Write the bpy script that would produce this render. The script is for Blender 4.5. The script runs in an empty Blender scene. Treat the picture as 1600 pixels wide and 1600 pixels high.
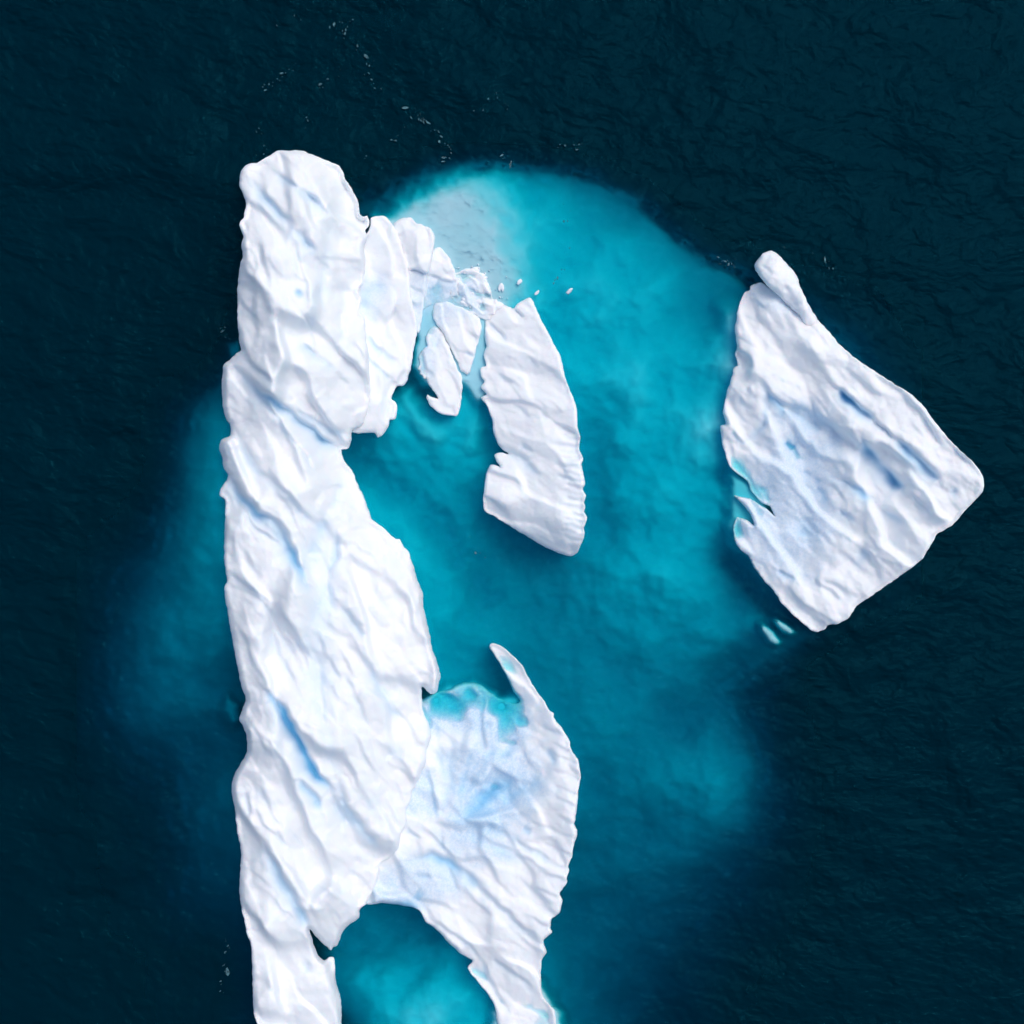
import bpy, math, random
import numpy as np
from mathutils import Vector
from mathutils.geometry import delaunay_2d_cdt

random.seed(4)
RNG = np.random.default_rng(11)
S = bpy.context.scene
C = S.collection

# ------------------------------------------------------------------ camera
CAM_H = 170.0            # drone height above the sea, metres
HALF = 80.0              # half of the frame at sea level, metres
cam_d = bpy.data.cameras.new('camera')
cam_d.sensor_width = 36.0
cam_d.lens = 36.0 * CAM_H / (2 * HALF)
cam_d.clip_start = 1.0
cam_d.clip_end = 20000.0
cam = bpy.data.objects.new('camera', cam_d)
cam.location = (0, 0, CAM_H)
C.objects.link(cam)
S.camera = cam

# ------------------------------------------------------------------ light
SUN_EL, SUN_AZ = 61.0, 44.0      # azimuth: degrees anticlockwise from +x (image right)
w = bpy.data.worlds.new('World')
S.world = w
w.use_nodes = True
nt = w.node_tree
bg = nt.nodes['Background']
sky = nt.nodes.new('ShaderNodeTexSky')
sky.sky_type = 'NISHITA'
sky.sun_disc = False
sky.sun_elevation = math.radians(SUN_EL)
sky.sun_rotation = math.radians(90.0 - SUN_AZ)
sky.air_density = 1.0
sky.dust_density = 3.5
sky.ozone_density = 1.0
nt.links.new(sky.outputs[0], bg.inputs['Color'])
bg.inputs['Strength'].default_value = 0.15
sd = bpy.data.lights.new('sun', 'SUN')
sd.energy = 0.95
sd.angle = math.radians(42)
sd.color = (1.0, 0.955, 0.9)
sun = bpy.data.objects.new('sun', sd)
az, el = math.radians(SUN_AZ), math.radians(SUN_EL)
sdir = Vector((math.cos(az) * math.cos(el), math.sin(az) * math.cos(el), math.sin(el)))
sun.rotation_euler = sdir.to_track_quat('Z', 'Y').to_euler()
sun.location = sdir * 300
C.objects.link(sun)

S.view_settings.view_transform = 'Standard'
S.view_settings.look = 'None'
S.view_settings.gamma = 1.0
S.view_settings.exposure = -0.02
S.render.engine = 'CYCLES'
S.cycles.max_bounces = 8
S.cycles.diffuse_bounces = 4
S.cycles.glossy_bounces = 2
S.cycles.volume_bounces = 0
S.cycles.transparent_max_bounces = 12
S.cycles.use_denoising = True

# ------------------------------------------------------------------ noise
_perm = RNG.permutation(512)
_perm = np.concatenate([_perm, _perm, _perm])
_ga = RNG.random(512) * 2 * np.pi
_gx, _gy = np.cos(_ga), np.sin(_ga)


def perlin(x, y):
    xi = np.floor(x).astype(int); yi = np.floor(y).astype(int)
    xf = x - xi; yf = y - yi
    xi &= 511; yi &= 511
    u = xf * xf * xf * (xf * (xf * 6 - 15) + 10)
    v = yf * yf * yf * (yf * (yf * 6 - 15) + 10)

    def g(ix, iy, dx, dy):
        h = _perm[_perm[ix & 511] + (iy & 511)] & 511
        return _gx[h] * dx + _gy[h] * dy
    a = g(xi, yi, xf, yf); b = g(xi + 1, yi, xf - 1, yf)
    c = g(xi, yi + 1, xf, yf - 1); d = g(xi + 1, yi + 1, xf - 1, yf - 1)
    return 1.5 * ((a + (b - a) * u) * (1 - v) + (c + (d - c) * u) * v)


def fbm(x, y, n=4, seed=0.0):
    r = np.zeros_like(x); a = 1.0; s = 0.0; f = 1.0
    for k in range(n):
        r += a * perlin(x * f + 17.3 * k + seed, y * f - 9.1 * k + seed * 1.7)
        s += a; a *= 0.5; f *= 2.03
    return r / s


def ridged(x, y, n=3, seed=0.0):
    r = np.zeros_like(x); a = 1.0; s = 0.0; f = 1.0
    for k in range(n):
        r += a * (1 - 2 * np.abs(perlin(x * f + 7.7 * k + seed, y * f + 3.3 * k - seed)))
        s += a; a *= 0.5; f *= 2.0
    return r / s


def facets(u, v, ang, la, lc, slope, seed=0, sharp=17.0):
    """broken planes: every cell of a jittered, stretched lattice is a flat facet with a tilt of its own"""
    ca, sa = math.cos(math.radians(ang)), math.sin(math.radians(ang))
    wu = u + 16 * fbm(u / 80, v / 80, 2, seed + 2.0); wv = v + 16 * fbm(u / 80, v / 80, 2, seed + 7.0)
    A = (wu * ca + wv * sa) / la; B = (-wu * sa + wv * ca) / lc
    ia = np.floor(A).astype(int); ib = np.floor(B).astype(int)
    R = np.random.default_rng(int(seed * 7) + 5).random((64, 64, 5))
    num = np.zeros(len(u)); den = np.zeros(len(u))
    for i in range(-2, 3):
        for j in range(-2, 3):
            q = R[(ia + i) & 63, (ib + j) & 63]
            da = A - (ia + i + q[:, 0]); db = B - (ib + j + q[:, 1])
            w_ = np.exp(-sharp * np.hypot(da, db))
            h = (q[:, 2] - .5) * .05 * lc * slope + da * la * .1 * (q[:, 3] - .5) * slope + db * lc * .1 * (q[:, 4] - .5) * 2 * slope
            num += w_ * h; den += w_
    return num / (den + 1e-30)


# ------------------------------------------------------------------ photogrammetry helpers
# plan coordinates (u, v) are tenths of a metre on the sea surface; a point seen at (u, v) that
# stands z metres high lies nearer the drone's axis
def world(u, v, z):
    k = 0.1 * (CAM_H - z) / CAM_H
    return np.stack([(u - 800.0) * k, (800.0 - v) * k, z], axis=-1)


def rbf_fit(pts, c=25.0, lam=0.0):
    P = np.array(pts, float)
    D = np.sqrt(((P[:, None, :2] - P[None, :, :2]) ** 2).sum(-1) + c * c)
    n = len(P)
    A = np.zeros((n + 1, n + 1)); A[:n, :n] = D + lam * np.eye(n); A[:n, n] = 1; A[n, :n] = 1
    b = np.concatenate([P[:, 2], [0]])
    wts = np.linalg.lstsq(A, b, rcond=None)[0]

    def f(u, v):
        out = np.empty(len(u))
        for i in range(0, len(u), 20000):
            d = np.sqrt((u[i:i + 20000, None] - P[None, :, 0]) ** 2 + (v[i:i + 20000, None] - P[None, :, 1]) ** 2 + c * c)
            out[i:i + 20000] = d @ wts[:n] + wts[n]
        return out
    return f


def resample(poly, step, jitter=0.0, seed=0, smooth=True):
    P = np.array([p[:2] for p in poly], float)
    n = len(P); out = []
    for i in range(n):
        p0, p1, p2, p3 = P[i - 1], P[i], P[(i + 1) % n], P[(i + 2) % n]
        L = np.linalg.norm(p2 - p1)
        m = max(1, int(round(L / step)))
        for k in range(m):
            t = k / m
            lin = p1 + (p2 - p1) * t
            # gentle Catmull-Rom, half way to straight so that corners stay corners
            cr = 0.5 * ((2 * p1) + (p2 - p0) * t + (2 * p0 - 5 * p1 + 4 * p2 - p3) * t * t + (-p0 + 3 * p1 - 3 * p2 + p3) * t ** 3)
            dev = cr - lin
            dl = np.linalg.norm(dev)
            mx = 0.12 * L
            if dl > mx: dev *= mx / dl
            out.append(lin + dev * (0.8 if smooth else 0.0))
    Q = np.array(out)
    if jitter:
        T = np.roll(Q, -1, 0) - np.roll(Q, 1, 0)
        N = np.stack([T[:, 1], -T[:, 0]], 1) / (np.linalg.norm(T, axis=1, keepdims=True) + 1e-6)
        j = fbm(Q[:, 0] / 11 + seed, Q[:, 1] / 11 - seed, 3)
        Q = Q + N * (j * jitter * 2)[:, None]
    return Q


def in_poly(P, u, v):
    ins = np.zeros(len(u), bool)
    n = len(P)
    for i in range(n):
        x1, y1 = P[i]; x2, y2 = P[(i + 1) % n]
        if y1 == y2: continue
        c = ((y1 > v) != (y2 > v)) & (u < (x2 - x1) * (v - y1) / (y2 - y1) + x1)
        ins ^= c
    return ins


def seg_dist(P, u, v, closed=True):
    """distance to a polyline, index of nearest segment, side (+ left of travel) and parameter"""
    n = len(P); m = n if closed else n - 1
    best = np.full(len(u), 1e9); idx = np.zeros(len(u), int); side = np.zeros(len(u)); par = np.zeros(len(u))
    for i in range(m):
        a = P[i]; b = P[(i + 1) % n]
        d = b - a; L2 = d @ d + 1e-9
        t = np.clip(((u - a[0]) * d[0] + (v - a[1]) * d[1]) / L2, 0, 1)
        dx = u - (a[0] + t * d[0]); dy = v - (a[1] + t * d[1])
        r = np.hypot(dx, dy)
        k = r < best
        best[k] = r[k]; idx[k] = i
        side[k] = np.sign(d[0] * (v[k] - a[1]) - d[1] * (u[k] - a[0]))
        par[k] = i + t[k]
    return best, idx, side, par / m


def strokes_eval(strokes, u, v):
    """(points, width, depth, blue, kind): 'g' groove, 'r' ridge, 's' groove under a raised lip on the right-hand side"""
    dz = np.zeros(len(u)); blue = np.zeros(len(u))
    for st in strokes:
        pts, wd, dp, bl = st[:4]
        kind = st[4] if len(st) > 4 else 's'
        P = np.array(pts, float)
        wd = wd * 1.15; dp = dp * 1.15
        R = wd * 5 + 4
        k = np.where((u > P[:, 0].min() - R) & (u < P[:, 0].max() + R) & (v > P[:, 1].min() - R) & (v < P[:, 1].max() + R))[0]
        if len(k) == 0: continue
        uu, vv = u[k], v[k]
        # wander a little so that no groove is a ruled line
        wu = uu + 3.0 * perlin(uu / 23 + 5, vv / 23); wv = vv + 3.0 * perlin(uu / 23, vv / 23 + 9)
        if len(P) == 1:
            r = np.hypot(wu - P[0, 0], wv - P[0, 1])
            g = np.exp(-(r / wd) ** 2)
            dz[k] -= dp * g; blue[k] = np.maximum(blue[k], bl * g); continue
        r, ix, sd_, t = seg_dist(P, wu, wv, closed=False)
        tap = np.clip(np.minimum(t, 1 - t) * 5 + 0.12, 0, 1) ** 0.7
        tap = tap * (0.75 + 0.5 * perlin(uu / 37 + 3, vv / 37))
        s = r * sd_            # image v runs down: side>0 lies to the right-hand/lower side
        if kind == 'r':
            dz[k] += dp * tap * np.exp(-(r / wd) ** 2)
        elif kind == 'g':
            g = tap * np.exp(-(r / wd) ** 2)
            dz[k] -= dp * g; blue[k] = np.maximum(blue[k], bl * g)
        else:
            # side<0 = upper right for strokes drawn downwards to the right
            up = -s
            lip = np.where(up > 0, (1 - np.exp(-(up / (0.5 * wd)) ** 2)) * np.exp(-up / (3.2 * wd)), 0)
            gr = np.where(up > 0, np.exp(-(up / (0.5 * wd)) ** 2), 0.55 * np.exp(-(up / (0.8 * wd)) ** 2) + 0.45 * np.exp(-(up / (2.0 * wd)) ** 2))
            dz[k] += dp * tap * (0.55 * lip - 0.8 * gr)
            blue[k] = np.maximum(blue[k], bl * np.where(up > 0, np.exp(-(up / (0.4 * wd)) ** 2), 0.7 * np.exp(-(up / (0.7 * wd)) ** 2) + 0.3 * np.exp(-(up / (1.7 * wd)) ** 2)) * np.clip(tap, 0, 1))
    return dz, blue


# ------------------------------------------------------------------ materials
def new_mat(name):
    m = bpy.data.materials.new(name); m.use_nodes = True
    return m, m.node_tree.nodes, m.node_tree.links


def ice_material(name, base, sss=0.5, bump=0.2, wet_col=(0.46, 0.66, 0.84), mottle=0.25):
    m, N, L = new_mat(name)
    b = N['Principled BSDF']
    geo = N.new('ShaderNodeNewGeometry')
    at = N.new('ShaderNodeAttribute'); at.attribute_name = 'blue'
    wt = N.new('ShaderNodeAttribute'); wt.attribute_name = 'wet'
    n1 = N.new('ShaderNodeTexNoise'); n1.inputs['Scale'].default_value = 0.55; n1.inputs['Detail'].default_value = 9; n1.inputs['Roughness'].default_value = 0.65
    n2 = N.new('ShaderNodeTexNoise'); n2.inputs['Scale'].default_value = 2.6; n2.inputs['Detail'].default_value = 6; n2.inputs['Roughness'].default_value = 0.7
    for n in (n1, n2): L.new(geo.outputs['Position'], n.inputs['Vector'])
    r1 = N.new('ShaderNodeMapRange'); r1.inputs[1].default_value = 0.38; r1.inputs[2].default_value = 0.66
    L.new(n1.outputs['Fac'], r1.inputs[0])
    # slightly varied snow-white
    mx0 = N.new('ShaderNodeMix'); mx0.data_type = 'RGBA'
    mx0.inputs[6].default_value = (*base, 1); mx0.inputs[7].default_value = (base[0] * 0.975, base[1] * 0.985, base[2] * 0.99, 1)
    L.new(r1.outputs[0], mx0.inputs[0])
    # wet bare ice: mottled, bluer; carries painted shade of the block's hollow too
    wm = N.new('ShaderNodeMath'); wm.operation = 'MULTIPLY'
    mr = N.new('ShaderNodeMapRange'); mr.inputs[1].default_value = 0.30; mr.inputs[2].default_value = 0.62; mr.inputs[3].default_value = mottle; mr.inputs[4].default_value = 1.0
    L.new(n2.outputs['Fac'], mr.inputs[0])
    L.new(wt.outputs['Fac'], wm.inputs[0]); L.new(mr.outputs[0], wm.inputs[1])
    mx1 = N.new('ShaderNodeMix'); mx1.data_type = 'RGBA'
    L.new(wm.outputs[0], mx1.inputs[0]); L.new(mx0.outputs[2], mx1.inputs[6]); mx1.inputs[7].default_value = (*wet_col, 1)
    # blue along the grooves: dense ice, with light glowing through it painted in
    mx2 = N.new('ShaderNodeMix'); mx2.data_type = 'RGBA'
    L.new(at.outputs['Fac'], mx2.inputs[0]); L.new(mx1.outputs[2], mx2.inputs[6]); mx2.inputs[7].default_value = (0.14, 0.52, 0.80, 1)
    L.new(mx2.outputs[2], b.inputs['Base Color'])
    b.inputs['Roughness'].default_value = 0.6
    b.inputs['IOR'].default_value = 1.31
    b.inputs['Specular IOR Level'].default_value = 0.3
    if sss:
        b.inputs['Subsurface Weight'].default_value = sss
        b.inputs['Subsurface Radius'].default_value = (0.5, 0.8, 1.0)
        b.inputs['Subsurface Scale'].default_value = 0.8
    if bump:
        a = N.new('ShaderNodeMath'); a.operation = 'ADD'
        ms = N.new('ShaderNodeMath'); ms.operation = 'MULTIPLY'; ms.inputs[1].default_value = 0.45
        L.new(n2.outputs['Fac'], ms.inputs[0]); L.new(n1.outputs['Fac'], a.inputs[0]); L.new(ms.outputs[0], a.inputs[1])
        bp = N.new('ShaderNodeBump'); bp.inputs['Strength'].default_value = bump; bp.inputs['Distance'].default_value = 0.5
        L.new(a.outputs[0], bp.inputs['Height']); L.new(bp.outputs[0], b.inputs['Normal'])
    return m


ICE = ice_material('glacier_ice', (0.89, 0.92, 0.95))
BITS = ice_material('ice_scraps', (0.86, 0.90, 0.94), sss=0.0)
SUBICE = ice_material('submerged_ice', (0.78, 0.82, 0.93), sss=0.0, bump=0.0, wet_col=(0.68, 0.70, 0.76), mottle=0.9)


def water_material():
    m, N, L = new_mat('sea_water')
    out = N['Material Output']; N.remove(N['Principled BSDF'])
    geo = N.new('ShaderNodeNewGeometry')
    mp = N.new('ShaderNodeMapping'); mp.inputs['Rotation'].default_value = (0, 0, math.radians(20)); mp.inputs['Scale'].default_value = (0.9, 1.2, 1)
    L.new(geo.outputs['Position'], mp.inputs['Vector'])
    def noise(scale, det, rough, dist):
        n = N.new('ShaderNodeTexNoise'); n.inputs['Scale'].default_value = scale; n.inputs['Detail'].default_value = det
        n.inputs['Roughness'].default_value = rough; n.inputs['Distortion'].default_value = dist
        L.new(mp.outputs[0], n.inputs['Vector']); return n
    a = noise(0.2, 3, 0.5, 0.25); b = noise(0.75, 2, 0.5, 0.2)
    m1 = N.new('ShaderNodeMath'); m1.operation = 'MULTIPLY'; m1.inputs[1].default_value = 1.5; L.new(a.outputs['Fac'], m1.inputs[0])
    m2 = N.new('ShaderNodeMath'); m2.operation = 'MULTIPLY_ADD'; m2.inputs[1].default_value = 0.5; L.new(b.outputs['Fac'], m2.inputs[0]); L.new(m1.outputs[0], m2.inputs[2])
    sw = noise(0.035, 2, 0.5, 0.6)   # long swell
    m3 = N.new('ShaderNodeMath'); m3.operation = 'MULTIPLY_ADD'; m3.inputs[1].default_value = 4.0; L.new(sw.outputs['Fac'], m3.inputs[0]); L.new(m2.outputs[0], m3.inputs[2])
    m2 = m3
    bp = N.new('ShaderNodeBump'); bp.inputs['Strength'].default_value = 1.0; bp.inputs['Distance'].default_value = 1.0
    L.new(m2.outputs[0], bp.inputs['Height'])
    fr = N.new('ShaderNodeFresnel'); fr.inputs['IOR'].default_value = 1.13; L.new(bp.outputs[0], fr.inputs['Normal'])
    tr = N.new('ShaderNodeBsdfTransparent')
    gl = N.new('ShaderNodeBsdfGlossy'); gl.inputs['Roughness'].default_value = 0.14; gl.inputs['Color'].default_value = (0.06, 0.55, 0.85, 1); L.new(bp.outputs[0], gl.inputs['Normal'])
    # turbid water throws back a little light of its own colour, more where a wavelet faces the light
    df = N.new('ShaderNodeBsdfDiffuse'); df.inputs['Color'].default_value = (0.0, 0.29, 0.50, 1); bp2 = N.new('ShaderNodeBump'); bp2.inputs['Strength'].default_value = 1.0; bp2.inputs['Distance'].default_value = 1.25; L.new(m2.outputs[0], bp2.inputs['Height']); L.new(bp2.outputs[0], df.inputs['Normal'])
    mt = N.new('ShaderNodeMixShader'); mt.inputs[0].default_value = 0.049; L.new(tr.outputs[0], mt.inputs[1]); L.new(df.outputs[0], mt.inputs[2])
    mx = N.new('ShaderNodeMixShader'); L.new(fr.outputs[0], mx.inputs[0]); L.new(mt.outputs[0], mx.inputs[1]); L.new(gl.outputs[0], mx.inputs[2])
    L.new(mx.outputs[0], out.inputs['Surface'])
    va = N.new('ShaderNodeVolumeAbsorption'); va.inputs['Color'].default_value = (0.0, 0.9056, 0.9255, 1); va.inputs['Density'].default_value = 0.9
    L.new(va.outputs[0], out.inputs['Volume'])
    return m


WATER = water_material()
SIG_G = 0.085


# ------------------------------------------------------------------ mesh builders
def link(name, verts, faces, mat, parent=None, attrs=None, smooth=True):
    me = bpy.data.meshes.new(name)
    verts = np.asarray(verts, float)
    if isinstance(faces, np.ndarray):
        nf, k = faces.shape
        me.vertices.add(len(verts)); me.vertices.foreach_set('co', verts.ravel())
        me.loops.add(nf * k); me.loops.foreach_set('vertex_index', faces.ravel().astype(np.int32))
        me.polygons.add(nf); me.polygons.foreach_set('loop_start', (np.arange(nf) * k).astype(np.int32))
        me.update(calc_edges=True)
    else:
        me.from_pydata(verts.tolist(), [], faces)
    me.validate()
    if smooth: me.polygons.foreach_set('use_smooth', np.ones(len(me.polygons), bool))
    for an, av in (attrs or {}).items():
        a = me.attributes.new(an, 'FLOAT', 'POINT')
        a.data.foreach_set('value', np.asarray(av, np.float32))
    me.materials.append(mat)
    o = bpy.data.objects.new(name, me)
    C.objects.link(o)
    if parent is not None:
        o.parent = parent
        o.matrix_parent_inverse = parent.matrix_world.inverted()
    return o


def empty(name, loc, label, cat):
    e = bpy.data.objects.new(name, None)
    e.location = loc
    e['label'] = label; e['category'] = cat
    C.objects.link(e)
    bpy.context.view_layer.update()
    return e


def ice_part(name, outline, heights, strokes=(), step=3.0, jitter=0.8, rim=8.0, rim_drop=0.9, seed=0.0,
             flute=None, iso=(60, 0.6), micro=0.045, wet=None, depth=-9.0, parent=None, label=None, saw=None, c=25.0, mat=None, fac=()):
    B = resample(outline, step * 0.9, jitter, seed)
    A2 = (B[:, 0] * np.roll(B[:, 1], -1) - np.roll(B[:, 0], -1) * B[:, 1]).sum()
    if A2 < 0: B = B[::-1].copy()
    lo, hi = B.min(0), B.max(0)
    h = step * 0.866
    rows = int((hi[1] - lo[1]) / h) + 2; cols = int((hi[0] - lo[0]) / step) + 2
    jj, ii = np.meshgrid(np.arange(rows), np.arange(cols), indexing='ij')
    gu = (lo[0] + ii * step + (jj % 2) * step * 0.5).ravel(); gv = (lo[1] + jj * h).ravel()
    r = np.random.default_rng(int(seed * 10) + 3)
    gu = gu + r.uniform(-.18, .18, len(gu)) * step; gv = gv + r.uniform(-.18, .18, len(gv)) * step
    k = in_poly(B, gu, gv); gu, gv = gu[k], gv[k]
    d, *_ = seg_dist(B, gu, gv)
    k = d > step * 0.55
    gu, gv = gu[k], gv[k]
    nb = len(B)
    co = [Vector((float(a), float(b))) for a, b in B] + [Vector((float(a), float(b))) for a, b in zip(gu, gv)]
    edges = [(i, (i + 1) % nb) for i in range(nb)]
    ov, oe, of, *_ = delaunay_2d_cdt(co, edges, [], 1, 1e-4)
    P = np.array([(p.x, p.y) for p in ov])
    F = np.array([f for f in of if len(f) == 3], int)
    u, v = P[:, 0], P[:, 1]
    dist, *_ = seg_dist(B, u, v)
    z = rbf_fit(heights, c)(u, v)
    rl = rim * np.clip(0.8 + 1.1 * fbm(u / 45, v / 45, 2, seed + 3), 0.35, 1.8)
    t = np.clip(1 - dist / rl, 0, 1)
    drop = rim_drop * np.clip(0.7 + 1.2 * fbm(u / 35, v / 35, 2, seed + 4), 0.15, 1.6)
    z = z - drop * (1 - np.sqrt(np.clip(1 - t * t, 0, 1)))
    inner = np.clip(dist / (rim * 1.2), 0.12, 1)
    z = z + iso[1] * fbm(u / iso[0], v / iso[0], 4, seed) * inner
    for ang, la, lc, sl in fac:
        z = z + facets(u, v, ang, la, lc, sl, seed + la) * inner
    if flute:
        for ang, la, lc, amp in flute:
            ca, sa = math.cos(math.radians(ang)), math.sin(math.radians(ang))
            wu = u + 14 * fbm(u / 70, v / 70, 2, seed + 9); wv = v + 14 * fbm(u / 70, v / 70, 2, seed + 19)
            a = wu * ca + wv * sa; cc = -wu * sa + wv * ca
            z = z + amp * (0.6 * ridged(a / la, cc / lc, 3, seed + ang) + 0.4 * fbm(a / la, cc / (lc * .5), 3, seed + 31)) * inner
    if saw:
        for ang, period, amp, warp in saw:
            ca, sa = math.cos(math.radians(ang)), math.sin(math.radians(ang))
            cc = (u * sa - v * ca)
            f = cc / period + warp * fbm(u / 110, v / 110, 3, seed + 51)
            fr = f - np.floor(f)
            prof = np.where(fr < 0.14, fr / 0.14, 1 - (fr - 0.14) / 0.86)
            prof = prof * prof * (3 - 2 * prof)
            mod = np.clip(0.5 + 1.3 * fbm(u / 80, v / 80, 2, seed + 61), 0, 1)
            z = z + amp * (prof - 0.5) * mod * inner
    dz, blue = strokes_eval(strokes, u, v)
    z = z + dz
    z = z + micro * fbm(u / 9, v / 9, 3, seed + 71)
    wv_ = np.zeros(len(u))
    if wet:
        for poly, amt, soft in wet:
            Q = np.array(poly, float)
            dd, *_ = seg_dist(Q, u, v)
            s = np.where(in_poly(Q, u, v), dd, -dd)
            wv_ = np.maximum(wv_, amt * np.clip(0.5 + s / soft + 0.5 * fbm(u / 22, v / 22, 3, seed + 81), 0, 1))
    top = world(u, v, z)
    # walls: from the rim down into the sea, a little undercut
    cnt = {}
    for f in F:
        for a, b in ((f[0], f[1]), (f[1], f[2]), (f[2], f[0])):
            cnt[(a, b)] = cnt.get((a, b), 0) + 1
    nxt = {a: b for (a, b) in cnt if (b, a) not in cnt}
    start = next(iter(nxt)); loop = [start]; cur = nxt[start]
    while cur != start and len(loop) < 100000:
        loop.append(cur); cur = nxt[cur]
    loop = np.array(loop)
    lu, lv, lz = u[loop], v[loop], z[loop]
    T = np.stack([np.roll(lu, -2) - np.roll(lu, 2), np.roll(lv, -2) - np.roll(lv, 2)], 1)
    Nn = np.stack([-T[:, 1], T[:, 0]], 1); Nn /= (np.linalg.norm(Nn, axis=1, keepdims=True) + 1e-6)
    # make sure it points inwards
    q = in_poly(B, lu + Nn[:, 0] * 1.2, lv + Nn[:, 1] * 1.2)
    if q.mean() < 0.5: Nn = -Nn
    rings = [(0.7, lambda zz: zz - 0.35), (1.6, lambda zz: zz * 0.55 - 0.8), (2.0, lambda zz: np.minimum(-1.0, zz - 1.5)), (1.2, lambda zz: np.full_like(zz, depth))]
    V = [top]; base = len(u); Fq = []
    prev = loop
    L_ = len(loop)
    for ins, fz in rings:
        ru = lu + Nn[:, 0] * ins; rv = lv + Nn[:, 1] * ins
        zz = np.minimum(fz(lz), lz - 0.3)
        V.append(world(ru, rv, zz))
        curi = base + np.arange(L_)
        for i in range(L_):
            j = (i + 1) % L_
            Fq.append((prev[i], curi[i], curi[j])); Fq.append((prev[i], curi[j], prev[j]))
        prev = curi; base += L_
    VV = np.concatenate(V)
    FF = np.concatenate([F, np.array(Fq, int)])
    # image v runs down, so triangles counter-clockwise in (u, v) face down: flip if needed
    a, b, c_ = VV[F[0][0]], VV[F[0][1]], VV[F[0][2]]
    if np.cross(b - a, c_ - a)[2] < 0: FF = FF[:, ::-1].copy()
    ex = np.zeros(len(VV) - len(u))
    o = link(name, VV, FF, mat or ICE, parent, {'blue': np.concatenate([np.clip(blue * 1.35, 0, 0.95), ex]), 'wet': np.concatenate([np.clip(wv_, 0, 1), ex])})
    if label: o['label'] = label
    return o


# ================================================================== the sea
def build_sea():
    # the top is a fine sheet of real waves near the ice and goes on flat to the horizon; sides and bottom close the body of water
    n = 141; R = 140.0; BIG = 6000.0; D = -150.0
    xs = np.linspace(-R, R, n)
    X, Y = np.meshgrid(xs, xs, indexing='xy')
    x, y = X.ravel(), Y.ravel()
    fade = np.clip((R - np.maximum(np.abs(x), np.abs(y))) / 25, 0, 1)
    z = 0.06 * fbm(x / 9, y / 6, 3, 3.0) * fade
    V = list(zip(x, y, z))
    F = []
    for j in range(n - 1):
        for i in range(n - 1):
            a = j * n + i
            F.append((a, a + 1, a + n + 1, a + n))
    b = len(V)
    V += [(-BIG, -BIG, 0), (BIG, -BIG, 0), (BIG, BIG, 0), (-BIG, BIG, 0), (-BIG, -BIG, D), (BIG, -BIG, D), (BIG, BIG, D), (-BIG, BIG, D)]
    bot = [i for i in range(n)]; top = [(n - 1) * n + i for i in range(n)]
    lef = [j * n for j in range(n)]; rig = [j * n + n - 1 for j in range(n)]
    F.append(tuple([b, b + 1] + bot[::-1])); F.append(tuple([b + 2, b + 3] + top))
    F.append(tuple([b + 3, b] + lef)); F.append(tuple([b + 1, b + 2] + rig[::-1]))
    F += [(b, b + 4, b + 5, b + 1), (b + 1, b + 5, b + 6, b + 2), (b + 2, b + 6, b + 7, b + 3), (b + 3, b + 7, b + 4, b), (b + 7, b + 6, b + 5, b + 4)]
    o = link('sea_water', V, F, WATER)
    o['kind'] = 'structure'
    o['label'] = 'dark navy sea surrounding the ice'
    return o


build_sea()

# ================================================================== left iceberg
berg = empty('iceberg', (-34, -8, 0), 'long white iceberg on the left with a curved fin and concave lower wing', 'iceberg')

RIDGE = [(350,570),(357,564),(370,552),(376,547),(373,525),(371,500),(371,450),(375,415),(379,400),(377,380),(380,370),(374,350),(381,337),(384,315),(376,295),(374,285),(376,267),(387,257),(402,254),(420,244),(432,237),(452,235),(475,237),(500,246),(530,260),(541,282),(551,297),(559,315),(562,332),(567,338),(574,337),(577,350),(571,360),(574,372),(569,390),(571,412),(567,440),(561,450),(564,470),(561,487),(570,497),(572,525),(575,550),(577,575),(579,610),(575,640),(566,666),(551,672),(548,690),(544,701),(534,703),(539,722),(550,735),(557,752),(570,780),(577,800),(585,815),(602,827),(618,842),(625,842),(630,855),(637,860),(645,882),(652,905),(660,925),(662,950),(669,980),(676,1015),(682,1032),(688,1055),(682,1082),(672,1085),(660,1073),(659,1090),(662,1115),(670,1132),(674,1150),(667,1172),(665,1192),(657,1212),(645,1237),(640,1255),(634,1265),(635,1285),(625,1307),(622,1325),(607,1342),(592,1352),(592,1360),(590,1372),(582,1392),(572,1412),(562,1422),(561,1435),(545,1445),(535,1457),(527,1477),(520,1479),(517,1485),(508,1478),(498,1468),(484,1452),(488,1468),(495,1488),(505,1500),(516,1495),(522,1496),(524,1510),(524,1525),(527,1542),(532,1560),(534,1600),(538,1640),(536,1690),(470,1700),(415,1690),(404,1640),(402,1600),(397,1585),(395,1550),(394,1512),(392,1477),(387,1462),(382,1442),(376,1412),(374,1385),(376,1350),(376,1325),(370,1297),(367,1262),(362,1237),(364,1215),(374,1197),(385,1177),(386,1162),(384,1145),(380,1135),(374,1122),(380,1105),(384,1092),(377,1072),(372,1045),(366,1015),(360,982),(356,957),(352,937),(351,917),(355,907),(352,887),(350,870),(351,840),(352,800),(352,782),(343,775),(346,762),(355,750),(356,742),(349,730),(347,715),(343,700),(346,687),(360,681),(360,665),(352,652),(348,630),(346,610),(347,587)]
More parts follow.
